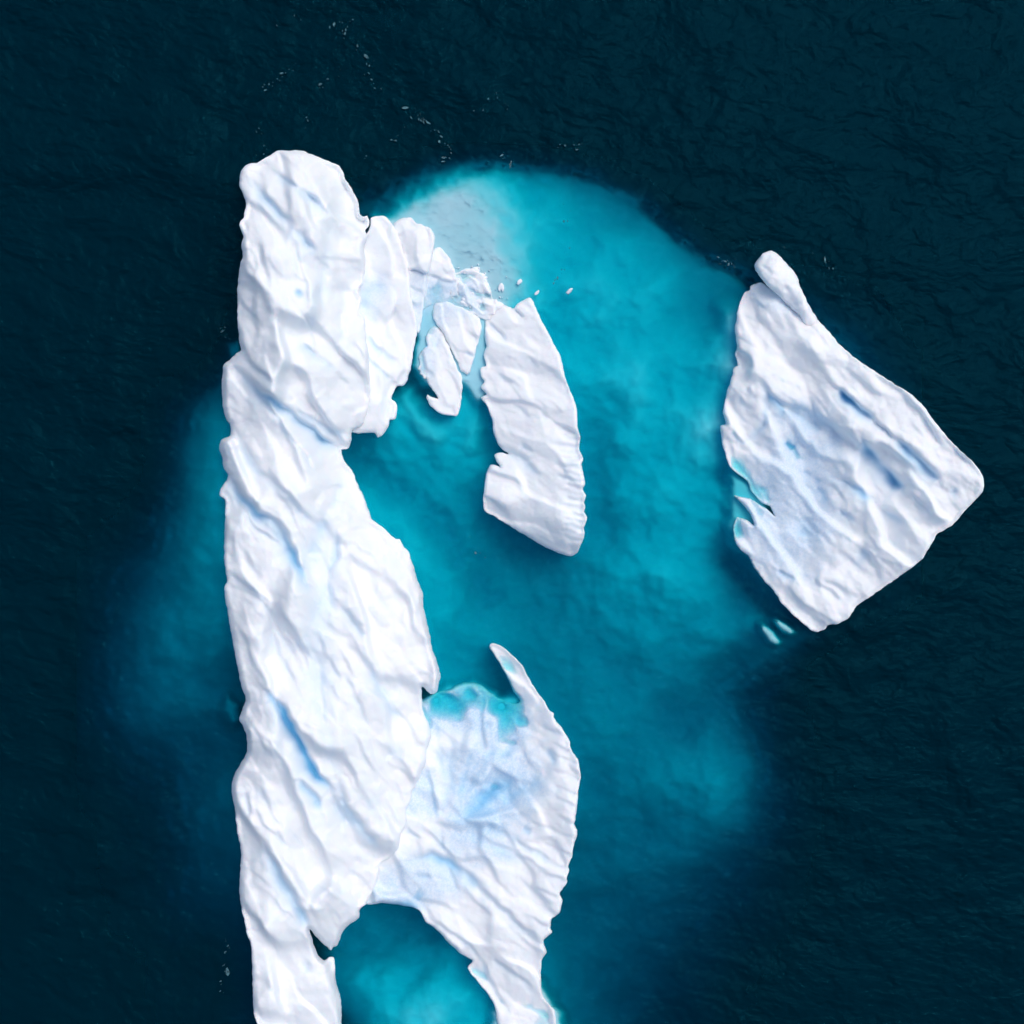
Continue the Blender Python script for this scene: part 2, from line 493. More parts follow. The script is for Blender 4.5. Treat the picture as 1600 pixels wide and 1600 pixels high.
RIDGE_Z = [(450,237,8),(376,285,9),(460,290,12.5),(540,290,7),(575,345,5),(430,400,16),(372,450,11),(565,440,6),(500,450,13),(372,540,11),(575,570,6.5),(470,570,15),(347,600,8),(420,650,14),(545,690,5),(345,700,8),(350,800,10),(440,760,14),(540,740,5),(580,800,4.5),(500,860,11),(635,860,4.5),(430,900,14),(352,900,10),(660,940,4),(570,930,10),(480,1000,12.5),(360,985,10),(685,1060,4),(600,1050,9),(665,1120,3.5),(670,1150,4),(450,1100,13),(376,1120,9),(365,1215,8),(430,1200,13),(560,1180,10),(640,1240,4.5),(620,1310,4.5),(590,1355,4.5),(480,1300,11),(420,1330,11.5),(376,1330,8),(374,1400,8),(540,1380,7.5),(517,1480,3.5),(440,1450,8.5),(405,1450,10),(480,1480,5),(522,1500,3.5),(470,1540,6.5),(394,1540,8),(532,1590,3.5),(430,1590,8.5),(402,1680,8),(535,1680,3.5)]
RS = [
 ([(420,267),(460,290),(490,312),(515,340)],9,1.1,.22),
 ([(392,282),(420,315),(455,350),(475,372),(495,397)],10,1.3,.28),
 ([(402,375),(407,400),(412,425),(420,440)],7,.8,.05),
 ([(460,380),(467,412),(475,440),(480,482)],8,.9,.06),
 ([(515,340),(507,400),(505,440),(492,487),(480,525)],8,.7,.1,'g'),
 ([(467,457)],5,.9,.45),
 ([(430,482),(420,525),(405,570)],6,.5,.05,'g'),
 ([(540,437),(535,500),(527,562)],6,.5,.05,'g'),
 ([(470,535),(495,557),(527,580)],9,.9,.25),
 ([(377,545),(395,575),(425,600)],8,.9,.1),
 ([(555,532),(570,567)],4,.5,.05),
 ([(380,587),(400,610),(427,627),(455,647),(475,662),(505,687),(532,704)],9,1.9,.5),
 ([(395,607),(427,647),(450,680),(470,702),(492,735)],5,.7,.15),
 ([(460,637),(495,662),(545,680)],8,.8,.2),
 ([(362,665),(385,710),(397,732),(420,750),(450,775),(480,810),(495,830)],10,1.1,.14),
 ([(357,745),(375,775),(402,800),(427,817),(445,837),(460,872),(475,900),(485,922)],10,2.4,.6),
 ([(370,782),(395,822),(420,840),(437,850)],5,.6,.15),
 ([(355,895),(385,917),(415,940),(425,962),(440,992),(455,1012),(467,1037)],8,.9,.12),
 ([(505,812),(495,845),(492,870)],12,.9,.28,'g'),
 ([(527,837),(525,872),(512,900),(515,940)],8,1.1,.25),
 ([(535,755),(515,800)],7,.5,.12,'g'),
 ([(425,762),(452,800),(470,837),(480,862)],7,.7,.06),
 ([(377,922),(410,942),(430,970),(445,1000),(460,1025)],6,.6,.1),
 ([(420,980),(432,1012),(445,1040),(460,1067)],7,.8,.12),
 ([(530,945),(552,972),(572,997)],9,.9,.15),
 ([(460,995),(475,1025),(480,1045)],5,.5,.1),
 ([(497,990),(505,1020),(520,1045),(532,1062)],7,.7,.12),
 ([(420,1082),(435,1100),(450,1122),(465,1152),(482,1190),(495,1210),(525,1240)],9,2.4,.95),
 ([(467,1222),(482,1232),(495,1250),(502,1265)],8,1.3,.5),
 ([(577,1035),(592,1075),(610,1102),(627,1125)],9,.9,.25),
 ([(495,1025),(500,1075),(505,1125),(517,1175),(527,1212)],9,.7,.12,'g'),
 ([(602,1175),(632,1182)],8,.5,.2,'g'),
 ([(527,1220),(535,1250),(552,1280),(575,1305),(595,1330)],11,1.5,.28),
 ([(512,1237),(532,1265),(545,1287)],8,.8,.2),
 ([(560,1237),(582,1262),(607,1292)],10,.7,.1,'g'),
 ([(412,1325),(427,1350),(445,1385),(460,1407),(470,1425),(480,1450)],11,2.0,.4),
 ([(460,1370),(495,1385),(535,1412),(555,1425)],7,.5,.05),
 ([(382,1237),(389,1260),(388,1275)],6,.6,.1),
 ([(405,1230),(420,1260),(432,1290)],6,.6,.1),
 ([(430,1300),(450,1322)],5,.5,.1),
 ([(460,1300),(475,1327)],5,.5,.1),
 ([(440,1215),(455,1245),(462,1275)],6,.5,.08),
 ([(400,1140),(410,1165),(425,1185)],5,.4,.06),
 ([(418,1400),(424,1460),(420,1520),(424,1575)],12,.8,0,'r'),
 ([(480,1512)],7,.6,.15),
 ([(412,1150),(440,1190),(455,1215)],6,.5,.08),
 ([(520,300),(530,340),(535,390)],8,.5,.03,'g'),
 ([(395,440),(392,490),(400,530)],7,.5,.03),
 ([(540,1060),(560,1100),(575,1140)],8,.6,.08),
 ([(545,1130),(560,1170),(585,1210)],8,.6,.05),
 ([(380,860),(395,890),(410,905)],6,.5,.05),
 ([(590,860),(600,920),(598,980)],12,.6,.03,'r'),
 ([(508,790),(496,860),(506,930),(494,1000),(500,1060),(506,1120)],22,1.5,.14,'g'),
 ([(400,900),(392,960),(402,1020)],16,.6,.0,'r'),
 ([(440,640),(470,720),(500,770)],16,.7,0,'r'),
 ([(420,700),(450,760),(470,800)],10,.5,0,'r'),
]
ridge_part = ice_part('ridge', RIDGE, RIDGE_Z, RS, step=2.8, jitter=1.0, rim=6, rim_drop=.6, seed=1.0,
         fac=[(60, 180, 62, .62), (56, 75, 28, .22), (64, 34, 13, .07)], flute=[(70, 50, 9, .05)], saw=[(58, 80, 0.35, 1.6)], iso=(85, 1.2), micro=.05,
         parent=berg, label='tall white ridge with diagonal grooves and blue cracks')

SHOULDER = [(579,341),(588,338),(600,337),(609,345),(617,357),(626,377),(632,400),(639,425),(642,457),(647,487),(652,512),(647,545),(642,572),(636,595),(630,602),(621,604),(615,612),(612,622),(619,630),(621,640),(617,655),(609,656),(606,668),(600,677),(590,684),(585,676),(570,677),(545,672),(548,600),(552,500),(552,420),(560,370),(572,366),(578,354)]
ice_part('ice_slab', SHOULDER, [(590,340,2.2),(630,420,2.2),(600,450,2.0),(645,520,1.5),(635,595,1.0),(610,560,2.6),(600,640,4.2),(618,640,3),(590,680,3),(560,660,4.2),(595,500,1.2),(575,400,2),(615,480,2.2)],
         [([(572,520),(590,545),(620,565)],6,.6,.25), ([(600,440),(570,460),(566,485)],8,.5,.2,'g'), ([(592,575),(598,605),(592,640)],7,.8,.05,'r'), ([(575,600),(572,650)],5,.5,.1,'g'), ([(565,545),(590,575),(612,592)],5,.5,.2), ([(600,610),(606,640),(600,660)],5,.5,.06,'g')],
         step=2.8, seed=2.0, rim=5, rim_drop=.5, jitter=.9, iso=(45, .4), fac=[(78, 70, 30, .4)], parent=berg,
         wet=[([(562,430),(600,430),(612,460),(585,500),(562,495)],.35,20)], label='broad pale slab leaning against the upper ridge')
ice_part('ice_boulder', [(614,356),(616,348),(624,342),(642,340),(652,349),(660,351),(672,357),(679,368),(677,390),(674,410),(671,425),(667,428),(666,450),(662,475),(655,520),(642,514),(634,480),(630,440),(622,410),(615,385),(607,368)],
         [(618,375,1.2),(628,410,1.2),(633,450,.5),(640,500,.2),(645,345,2.2),(660,380,3),(640,370,2.6),(672,415,2.2),(650,418,2.4),(650,440,1.2),(655,500,.8),(662,460,1)],
         [([(640,424),(655,423),(672,428)],3.5,1.1,.15)], step=2.4, seed=3.0, rim=4, rim_drop=.5, jitter=1.0, iso=(30, .3), fac=[(80, 40, 20, .4)], wet=[([(636,428),(672,428),(660,525),(645,520)],.4,14)], parent=berg, label='rounded white block beside the pale slab')
ice_part('ice_slab', [(677,392),(684,386),(692,390),(702,402),(710,422),(714,437),(718,460),(716,475),(700,479),(680,476),(656,484),(656,455),(662,425),(668,400)],
         [(668,405,.6),(660,440,.2),(690,395,.9),(705,425,.8),(680,420,1.0),(714,440,.5),(690,455,.05),(715,472,-.15),(665,475,-.1),(676,438,.2)],
         [([(668,428),(690,438),(713,440)],3.5,.5,.2)], step=2.4, seed=4.0, rim=3, rim_drop=.3, jitter=1.2, fac=[(60, 30, 18, .25)], iso=(30, .15), micro=.05, parent=berg,
         wet=[([(664,440),(720,440),(720,485),(660,485)],.6,14)], label='low wet slab half awash beside the boulder')
ice_part('ice_shard', [(674,485),(677,476),(684,472),(700,472),(720,480),(735,487),(747,495),(752,503),(751,520),(745,542),(740,562),(735,580),(731,587),(726,584),(719,576),(712,560),(702,540),(692,522),(682,507),(676,495)],
         [(676,480,-.15),(684,476,.1),(720,492,.8),(748,503,.8),(730,580,.4),(715,540,.8),(738,540,.9),(695,500,.6),(690,515,.4)],
         [([(729,552),(741,557)],2.5,.4,.2,'g')], step=2.2, seed=5.0, rim=3, rim_drop=.35, jitter=1.1, iso=(30, .25), fac=[(60, 36, 18, .3)], wet=[([(670,470),(710,470),(735,487),(700,500),(684,510)],.5,24)], parent=berg, label='upper triangular shard pointing down')
ice_part('ice_shard', [(670,515),(680,509),(689,517),(695,527),(702,543),(711,567),(717,580),(722,591),(722,610),(719,632),(716,648),(700,649),(685,644),(672,632),(667,622),(668,617),(676,621),(685,623),(677,610),(668,600),(667,590),(663,592),(660,586),(655,585),(657,580),(651,577),(656,566),(653,557),(660,545),(667,540),(665,527)],
         [(676,514,-.1),(700,545,.8),(715,590,1.1),(715,640,.8),(690,640,.6),(672,622,.4),(656,572,.1),(690,590,.9),(672,540,.4),(690,560,.9)],
         [([(690,522),(685,535),(680,545)],2.5,.4,.15,'g'), ([(676,560),(673,590)],5,.3,.1,'g')], step=2.2, seed=6.0, rim=3, rim_drop=.35, jitter=1.2, iso=(30, .2), fac=[(70, 36, 16, .3)], wet=[([(650,540),(672,510),(690,515),(676,560),(672,595),(650,590)],.45,20)], parent=berg, label='lower hooked shard beside the slab')

ice_part('ice_slab', [(706,430),(716,424),(735,420),(750,424),(758,430),(762,442),(766,452),(771,466),(788,476),(800,484),(786,494),(770,500),(756,500),(735,490),(716,478),(702,478),(704,450)],
         [(725,430,.3),(748,432,.35),(760,452,.25),(785,480,.2),(740,460,.1),(718,462,.0),(750,485,.15),(710,475,-.1)], step=2.0, seed=7.4, rim=3, rim_drop=.25, jitter=2.0, iso=(24, .3), fac=[(40, 22, 12, .8)], micro=.08, parent=berg,
         wet=[([(704,440),(745,440),(760,500),(704,485)],.5,16)], label='low crumbling slab awash between the shards and the fin')


def build_rubble():
    rr = random.Random(31)
    poly = np.array([(712,428),(722,419),(742,419),(758,428),(764,446),(766,462),(788,474),(776,490),(750,490),(724,476),(714,460)], float)
    V, F = [], []
    n = 0
    while n < 60:
        u = rr.uniform(700, 825); v = rr.uniform(408, 500)
        ins = in_poly(poly, np.array([u]), np.array([v]))[0]
        d = seg_dist(poly, np.array([u]), np.array([v]))[0][0]
        if not ins and rr.random() > math.exp(-d / 7): continue
        n += 1
        R_ = min(.6, .1 * rr.lognormvariate(.5, .6)) * (1.0 if ins else .6)
        x0, y0 = (u - 800) * .1, (800 - v) * .1
        a0 = rr.random() * 6.3; st = rr.uniform(1.0, 1.9); k = 7
        base = len(V)
        for rad, zz in ((1.0, -.35), (.95, .02), (.62, .08 + R_ * .16)):
            for j in range(k):
                th = 6.2832 * j / k; q = rad * R_ * rr.uniform(.7, 1.2)
                px, py = math.cos(th) * q * st, math.sin(th) * q
                V.append((x0 + px * math.cos(a0) - py * math.sin(a0), y0 + px * math.sin(a0) + py * math.cos(a0), zz + rr.uniform(-.05, .05)))
        V.append((x0, y0, .1 + R_ * .22)); top = len(V) - 1
        for q in range(2):
            for j in range(k):
                b0 = base + q * k
                F.append((b0 + j, b0 + (j + 1) % k, b0 + k + (j + 1) % k, b0 + k + j))
        for j in range(k): F.append((base + 2 * k + j, base + 2 * k + (j + 1) % k, top))
    o = link('ice_rubble', V, F, BITS, berg)
    o['kind'] = 'stuff'; o['label'] = 'loose white ice rubble awash between the shards and the fin'


build_rubble()

FIN = [(756,500),(760,490),(762,481),(770,479),(780,476),(790,478),(802,482),(812,472),(827,465),(831,468),(834,472),(840,487),(847,502),(857,520),(867,540),(876,557),(881,580),(887,600),(895,620),(901,640),(903,670),(907,682),(905,694),(906,705),(911,717),(909,726),(911,737),(914,755),(911,764),(915,775),(913,785),(915,792),(912,799),(918,809),(912,824),(914,832),(911,842),(906,855),(901,865),(890,869),(867,862),(835,845),(800,824),(772,807),(757,797),(755,780),(757,762),(760,740),(766,726),(781,729),(776,720),(772,711),(780,707),(794,709),(784,701),(777,692),(770,672),(770,660),(765,645),(760,632),(751,621),(760,616),(751,605),(757,597),(751,587),(752,574),(760,571),(755,555),(760,542),(757,532),(757,520)]
NS = [([(790,702),(812,715),(828,727),(842,745)],10,.9,.2), ([(812,694),(824,700),(831,706)],6,.5,.15), ([(765,505),(780,520),(792,532)],4,.5,.15), ([(802,482),(810,488),(818,495)],3,.7,.25),
      ([(826,562),(834,572),(842,580)],6,.35,.12), ([(784,592),(800,598),(812,605)],6,.3,.05), ([(795,630),(815,640),(830,655)],6,.3,.05), ([(845,645),(856,655)],5,.3,.08), ([(775,585),(800,602)],6,.3,.05)]
for k in range(17):
    yy = 676 + k * 10.6 + random.uniform(-2, 2)
    x1 = 903 + (yy - 670) * .055
    NS.append(([(x1 - random.uniform(26, 40), yy - 5), (x1 - 14, yy - 1), (x1 + 6, yy + 2)], 3.6, random.uniform(.3, .6), .1, 'g'))
ice_part('fin', FIN, [(757,497,-.05),(765,485,.1),(827,465,1.2),(812,480,1.0),(847,502,2.6),(881,580,4.6),(901,640,5.6),(910,735,6),(914,800,6),(905,850,3.4),(890,867,1.0),(835,845,.9),(772,807,.9),(757,790,1.3),(766,726,.8),(792,709,1.3),(770,660,1.1),(751,605,.7),(755,545,.5),(790,560,2),(840,640,3.8),(860,760,4.4),(800,760,2.8),(820,800,3.1),(886,838,4.9),(780,792,2.4),(835,824,3.0)],
         NS, step=2.6, seed=8.0, rim=4, rim_drop=.4, jitter=.7, iso=(50, .45), fac=[(30, 80, 36, .34), (40, 34, 16, .1)], flute=[(28, 60, 20, .05)], parent=berg, label='curved white fin with serrated outer edge')

FAN = [(764,1011),(766,1006),(771,1005),(784,1010),(800,1023),(816,1040),(826,1059),(837,1077),(850,1095),(858,1109),(865,1114),(865,1121),(876,1135),(888,1153),(892,1169),(899,1180),(904,1190),(907,1211),(904,1235),(902,1258),(899,1280),(897,1287),(902,1297),(901,1307),(897,1319),(893,1340),(888,1352),(889,1362),(885,1372),(885,1381),(875,1395),(879,1407),(874,1425),(862,1437),(860,1450),(862,1457),(849,1470),(854,1487),(847,1500),(845,1525),(847,1552),(856,1566),(866,1580),(869,1600),(868,1640),(860,1690),(800,1690),(785,1640),(777,1600),(772,1570),(760,1550),(740,1527),(731,1512),(738,1501),(720,1490),(700,1472),(685,1455),(665,1440),(657,1424),(645,1418),(627,1414),(600,1411),(575,1413),(560,1405),(560,1360),(590,1330),(600,1290),(630,1240),(645,1190),(650,1130),(655,1097),(676,1085),(697,1078),(718,1068),(734,1065),(750,1069),(764,1080),(778,1090),(792,1096),(806,1099),(813,1095),(802,1080),(795,1064),(784,1043),(774,1025)]
FS = [
 ([(721,1279),(747,1256),(776,1232),(805,1216)],13,1.0,.5,'g'), ([(770,1262),(802,1242),(829,1229),(845,1220)],9,.7,.35,'g'), ([(784,1185),(800,1169),(807,1158)],6,.8,.35,'g'),
 ([(758,1090),(751,1127),(757,1174)],5,.9,.2), ([(669,1203),(676,1242),(683,1274)],4.5,.7,.2), ([(645,1342),(676,1337),(697,1345),(729,1366),(750,1384)],10,1.3,.5),
 ([(687,1295),(692,1316),(697,1329)],4,.5,.2), ([(637,1295),(655,1311)],4,.5,.15), ([(763,1288),(772,1296)],6,.4,.3,'g'), ([(816,1293),(830,1302)],5,.4,.3,'g'), ([(806,1313),(824,1324),(868,1347)],6,.6,.2),
 ([(700,1355),(709,1375),(716,1394)],5,.6,.2), ([(745,1385),(777,1415),(810,1445),(840,1470)],8,.8,.15), ([(810,1375),(840,1400),(862,1417)],7,.5,.06), ([(680,1440),(710,1462),(735,1477),(752,1502)],5,.6,.12),
 ([(752,1505),(770,1542),(790,1575)],5,.7,.15), ([(770,1500),(802,1522),(835,1547)],6,.7,.15), ([(852,1172),(862,1182),(869,1192)],5,.5,.3,'g'), ([(648,1367),(672,1371)],5,.5,.25,'g'),
 ([(648,1394),(660,1402)],8,.5,.6,'g'), ([(600,1412),(625,1411),(655,1416)],5,.3,.6,'g'), ([(700,1190),(720,1170),(726,1140)],7,.4,.06,'g'), ([(830,1285),(870,1300)],6,.4,.05), ([(815,1340),(855,1365)],7,.4,.05), ([(770,1410),(800,1432)],6,.4,.05),
 ([(728,1078),(736,1086),(744,1090)],6,.9,.0,'g'), ([(700,1104),(712,1106),(726,1102)],6,.5,.1,'g'), ([(762,1100),(775,1106),(790,1104)],8,1.0,.0,'g'), ([(756,1132),(770,1134)],5,.5,.2,'g'), ([(806,1130),(815,1126),(826,1128)],6,.6,.2,'g'), ([(672,1098),(688,1096)],6,.5,.0,'g'),
 ([(702,1282),(722,1230),(735,1160),(740,1110)],9,.6,0,'r'), ([(702,1282),(760,1210),(800,1180),(835,1160)],9,.7,0,'r'), ([(702,1284),(770,1278),(830,1262),(870,1250)],9,.6,0,'r'), ([(702,1284),(680,1240),(668,1180)],8,.5,0,'r'), ([(712,1270),(735,1215),(752,1180)],7,.5,.15,'g'), ([(690,1276),(700,1220),(705,1160)],6,.4,.1,'g'), ([(880,1150),(872,1190),(880,1230),(878,1290)],12,.6,0,'r'),
]
for k in range(15):
    yy = 1150 + k * 23 + random.uniform(-4, 4)
    xr = np.interp(yy, [1150, 1210, 1290, 1380, 1470], [887, 907, 899, 885, 851])
    FS.append(([(xr - random.uniform(30, 46), yy - 16), (xr - 14, yy - 5), (xr + 5, yy + 3)], 4.5, random.uniform(.25, .5), .06, 's'))
for k in range(16):
    an = math.radians(random.uniform(-105, 32)); r0 = random.uniform(22, 60); r1 = r0 + random.uniform(50, 100)
    FS.append(([(704 + math.cos(an) * q, 1282 + math.sin(an) * q) for q in (r0, (r0 + r1) / 2, r1)], random.uniform(4, 8), random.uniform(.15, .35), random.uniform(.1, .3), 'g'))
ice_part('wing', FAN, [(768,1008,.5),(800,1040,.9),(815,1060,1.0),(850,1110,2.2),(880,1150,3.6),(904,1200,5.6),(900,1260,6.2),(895,1330,6.2),(875,1400,5.4),(850,1480,3.6),(845,1530,1.8),(857,1570,1.3),(868,1600,.7),(830,1600,.5),(790,1590,.5),(775,1570,.5),(757,1540,1.2),(740,1515,.8),(700,1470,1.8),(660,1435,2.3),(600,1412,2.2),(575,1400,2.6),(700,1285,2.2),(640,1270,2.8),(680,1340,2.4),(760,1350,3.2),(740,1230,1.3),(800,1230,1.7),(840,1250,3.6),(720,1150,.5),(690,1115,-.3),(725,1105,-.35),(670,1092,-.75),(735,1068,-1.1),(760,1105,-.3),(790,1100,-1.2),(800,1130,-.25),(820,1160,.6),(815,1105,-.5),(700,1190,.9),(660,1200,1.3),(780,1440,3.2),(830,1430,4.2),(860,1300,4.4),(840,1110,1.4)],
         FS, step=2.8, seed=9.0, rim=4, rim_drop=.45, jitter=.8, iso=(40, .4), fac=[(40, 80, 38, .36), (40, 34, 16, .1)], flute=[(40, 70, 24, .05)], saw=[(42, 45, .15, .9)], parent=berg, micro=.05,
         wet=[([(655,1085),(740,1065),(820,1100),(830,1150),(800,1170),(700,1140),(660,1150)],.9,30), ([(690,1280),(700,1180),(760,1140),(830,1170),(850,1230),(800,1300),(740,1340),(690,1320)],.8,50), ([(640,1200),(680,1200),(690,1280),(625,1270)],.65,20), ([(740,1310),(800,1310),(790,1350),(720,1350)],.6,30), ([(570,1390),(640,1330),(740,1380),(660,1425),(575,1420)],.6,30)],
         label='concave lower wing with blue creases and thin upper spike')

# ================================================================== right iceberg
block = empty('iceberg', (52, 8, 0), 'smaller angular white iceberg on the right with a knobbly finger at its top corner', 'iceberg')
BLOCK = [(1173,447),(1189,441),(1200,448),(1225,452),(1250,470),(1270,492),(1281,503),(1295,518),(1313,540),(1339,561),(1382,590),(1416,611),(1439,630),(1464,663),(1491,695),(1520,721),(1534,741),(1538,755),(1533,771),(1517,788),(1488,820),(1465,834),(1455,850),(1442,872),(1416,893),(1387,913),(1359,933),(1339,946),(1332,957),(1324,967),(1310,974),(1293,977),(1290,982),(1278,987),(1267,984),(1244,965),(1221,942),(1215,931),(1195,908),(1183,893),(1175,882),(1169,869),(1157,859),(1149,846),(1146,830),(1147,816),(1152,808),(1166,812),(1178,820),(1174,808),(1168,797),(1158,786),(1147,774),(1160,776),(1172,779),(1186,788),(1200,797),(1210,806),(1203,792),(1190,786),(1178,772),(1172,765),(1168,752),(1149,738),(1140,729),(1132,706),(1127,686),(1126,666),(1134,662),(1130,648),(1131,634),(1137,609),(1143,591),(1147,575),(1153,571),(1149,554),(1152,540),(1148,519),(1151,496),(1155,476),(1162,459),(1172,453)]
BS = [
 ([(1310,609),(1336,632),(1364,655)],8,2.0,.9), ([(1399,686),(1425,712),(1451,735),(1465,750)],11,1.7,.55), ([(1339,683),(1367,715),(1393,744),(1410,764)],11,1.9,.6), ([(1316,749),(1339,764),(1362,781)],9,1.6,.65),
 ([(1376,795),(1395,805),(1412,816)],8,.7,.25), ([(1198,614),(1212,626),(1222,640),(1223,655)],7,.7,.6), ([(1235,643),(1261,657),(1284,669)],10,.8,.3), ([(1226,689),(1241,703)],5,.7,.5,'g'), ([(1489,770)],6,.6,.2),
 ([(1405,700),(1439,749),(1468,787),(1482,810)],11,.7,0,'r'), ([(1215,890),(1241,908)],6,.7,.4), ([(1267,905),(1290,922),(1312,938)],7,.6,.06), ([(1226,916),(1261,959),(1290,980)],6,.7,.08), ([(1278,761),(1293,784)],6,.5,.3),
 ([(1313,798),(1336,814)],6,.5,.2), ([(1356,859),(1339,887)],10,.5,.2,'g'), ([(1261,807),(1258,839)],12,.4,.2,'g'), ([(1143,672),(1163,695)],5,.6,.2), ([(1189,588),(1200,620),(1195,657),(1170,690)],6,.7,.2,'g'),
 ([(1189,442),(1212,460),(1238,487)],9,1.0,.12,'g'), ([(1169,465),(1195,482)],6,.5,.1), ([(1300,560),(1330,590),(1380,625)],10,.5,.02), ([(1440,660),(1470,700),(1500,730)],12,.5,.0), ([(1420,770),(1450,800),(1470,820)],8,.6,.1),
 ([(1380,840),(1410,860),(1430,870)],8,.5,.05), ([(1300,850),(1330,880),(1365,905)],9,.5,.04), ([(1155,620),(1172,640)],6,.5,.15), ([(1150,640),(1166,662)],6,.5,.12), ([(1165,605),(1180,625)],6,.4,.1), ([(1364,655),(1400,690)],7,.6,.12), ([(1330,540),(1310,600)],9,.4,.03,'g'),
 ([(1266,508),(1272,550),(1290,590),(1325,650),(1340,690)],15,1.0,0,'r'), ([(1235,520),(1215,560),(1190,600)],12,.5,0,'r'), ([(1340,700),(1300,740),(1290,800)],14,.5,0,'r'), ([(1215,655),(1250,640),(1300,668),(1310,700)],9,.3,.2,'g'),
 ([(1240,700),(1248,718)],4,.4,.25), ([(1255,735),(1268,742)],4,.35,.2), ([(1275,745),(1284,752)],4,.3,.2), ([(1285,905),(1330,930),(1350,935)],8,.5,.05), ([(1165,690),(1200,660)],4,.3,.2,'g'),
]
ice_part('block', BLOCK, [(1173,450,2),(1165,459,1.8),(1150,520,1.2),(1148,555,1),(1131,640,.9),(1127,680,.9),(1140,729,.6),(1170,760,.05),(1185,785,.15),(1205,800,.4),(1150,775,.1),(1150,815,.1),(1147,840,.15),(1160,850,.4),(1175,885,.0),(1195,905,.3),(1221,942,1.0),(1244,965,1.5),(1278,987,1.9),(1324,967,3.6),(1387,913,5.5),(1455,850,7.5),(1517,788,8.5),(1538,755,9.2),(1520,721,9.8),(1464,663,9.2),(1416,611,8.4),(1339,561,6.5),(1295,518,5),(1240,490,3.4),(1230,560,3.5),(1170,600,1.9),(1165,650,1.6),(1225,645,2.5),(1235,696,2.2),(1262,690,1.8),(1200,700,1.3),(1188,662,1.8),(1240,760,.9),(1200,830,.4),(1260,870,1.5),(1300,800,2.8),(1350,850,4.6),(1360,700,5.2),(1430,760,7.2),(1310,650,3.6),(1280,620,3.2),(1300,900,3.4),(1185,500,2.6)],
         BS, step=2.8, seed=10.0, rim=4, rim_drop=.4, jitter=.9, iso=(55, .6), fac=[(48, 130, 52, .5), (46, 50, 20, .16), (50, 26, 11, .06)], flute=[(48, 80, 28, .06)], saw=[(46, 55, .2, 1.1)], micro=.06, parent=block,
         wet=[([(1165,735),(1200,690),(1240,640),(1310,690),(1300,780),(1310,830),(1260,900),(1210,900),(1150,850),(1150,800)],.6,60), ([(1200,610),(1300,640),(1290,690),(1220,690)],.4,30), ([(1170,450),(1230,470),(1230,495),(1190,480)],.3,16)],  # middle patch: the hollow's shade painted in as bluer ice
         label='tilted white block with mottled wet lower face and blue slots')
ice_part('finger', [(1179,413),(1183,406),(1192,396),(1203,391),(1208,393),(1215,397),(1232,415),(1241,425),(1248,437),(1249,444),(1257,462),(1267,482),(1275,494),(1279,506),(1270,514),(1256,512),(1250,496),(1238,484),(1226,472),(1212,458),(1198,445),(1188,434),(1181,423)],
         [(1183,410,4.4),(1203,392,4.4),(1240,428,5),(1215,420,6),(1225,445,6),(1275,497,5),(1255,480,6),(1262,508,4.6),(1230,470,4.6)],
         [([(1228,446),(1236,462),(1246,482)],5,.5,.03,'g'), ([(1190,415),(1205,430)],6,.3,.03)], step=2.4, seed=12.0, rim=9, rim_drop=1.6, jitter=.9, iso=(25, .5), parent=block, label='knobbly finger of ice at the top corner')

# ================================================================== ice under water
def srgb(x):
    x = np.asarray(x, float) / 255.0
    return np.where(x < .04045, x / 12.92, ((x + .055) / 1.055) ** 2.4)


GLOW = [(620,325,95),(700,290,125),(760,285,140),(860,320,150),(900,400,152),(960,400,145),(1000,380,138),(1050,430,135),(900,480,152),(880,560,150),(960,520,162),(1000,600,162),(1050,560,150),(1120,500,142),(1150,460,142),(1100,600,152),(1122,660,176),(1118,580,168),(1138,500,176),(1145,560,178),(1122,700,170),(1180,520,176),(1050,700,152),(980,680,150),(930,650,140),(930,750,125),(960,800,135),(1040,800,152),(1100,760,145),(1125,800,138),(1020,880,148),(1080,920,140),(1150,930,108),(1120,850,120),(950,870,130),(1000,960,130),(1100,980,128),(1190,990,125),(1180,930,105),(920,920,120),(850,900,108),(870,980,108),(950,1020,116),(1050,1040,108),(1150,1020,102),(1000,1100,106),(1100,1180,112),(1130,1220,120),(1080,1120,88),(1060,1260,108),(1000,1200,106),(930,1150,106),(940,1300,90),(980,1380,80),(900,1450,82),(940,1520,76),(880,1560,95),
 (600,720,145),(660,760,142),(720,720,145),(750,690,142),(640,690,148),(690,700,150),(620,640,150),(700,820,140),(760,840,118),(720,880,134),(680,900,148),(800,870,106),(760,960,125),(720,1000,134),(700,1040,134),(790,1060,112),(850,950,110),(850,1040,110),(580,780,150),(620,800,145),(640,840,148),(735,630,152),(650,615,125),(700,620,140),
 (560,1440,108),(620,1440,104),(660,1460,108),(560,1490,105),(610,1485,115),(500,1480,95),(540,1535,125),(600,1535,152),(660,1505,130),(700,1540,155),(620,1590,166),(720,1590,166),(555,1590,110),(535,1600,85),(620,1660,160),(720,1670,160),
 (340,650,118),(345,700,138),(335,760,140),(330,820,146),(305,850,124),(285,780,90),(260,880,82),(270,960,98),(320,930,116),(335,1000,108),(230,1000,84),(230,1080,82),(290,1080,92),(350,1060,88),(340,1130,76),(300,1180,64),(345,1210,78),(350,1260,88),(350,1320,78),(330,1400,58),(340,1500,36),(365,560,55),
 (450,600,100),(450,900,100),(450,1200,80),(450,1500,70),(600,450,140),(600,1050,110),(800,600,140),(1300,700,140),(1250,600,150),(1230,850,135),(750,1250,110)]
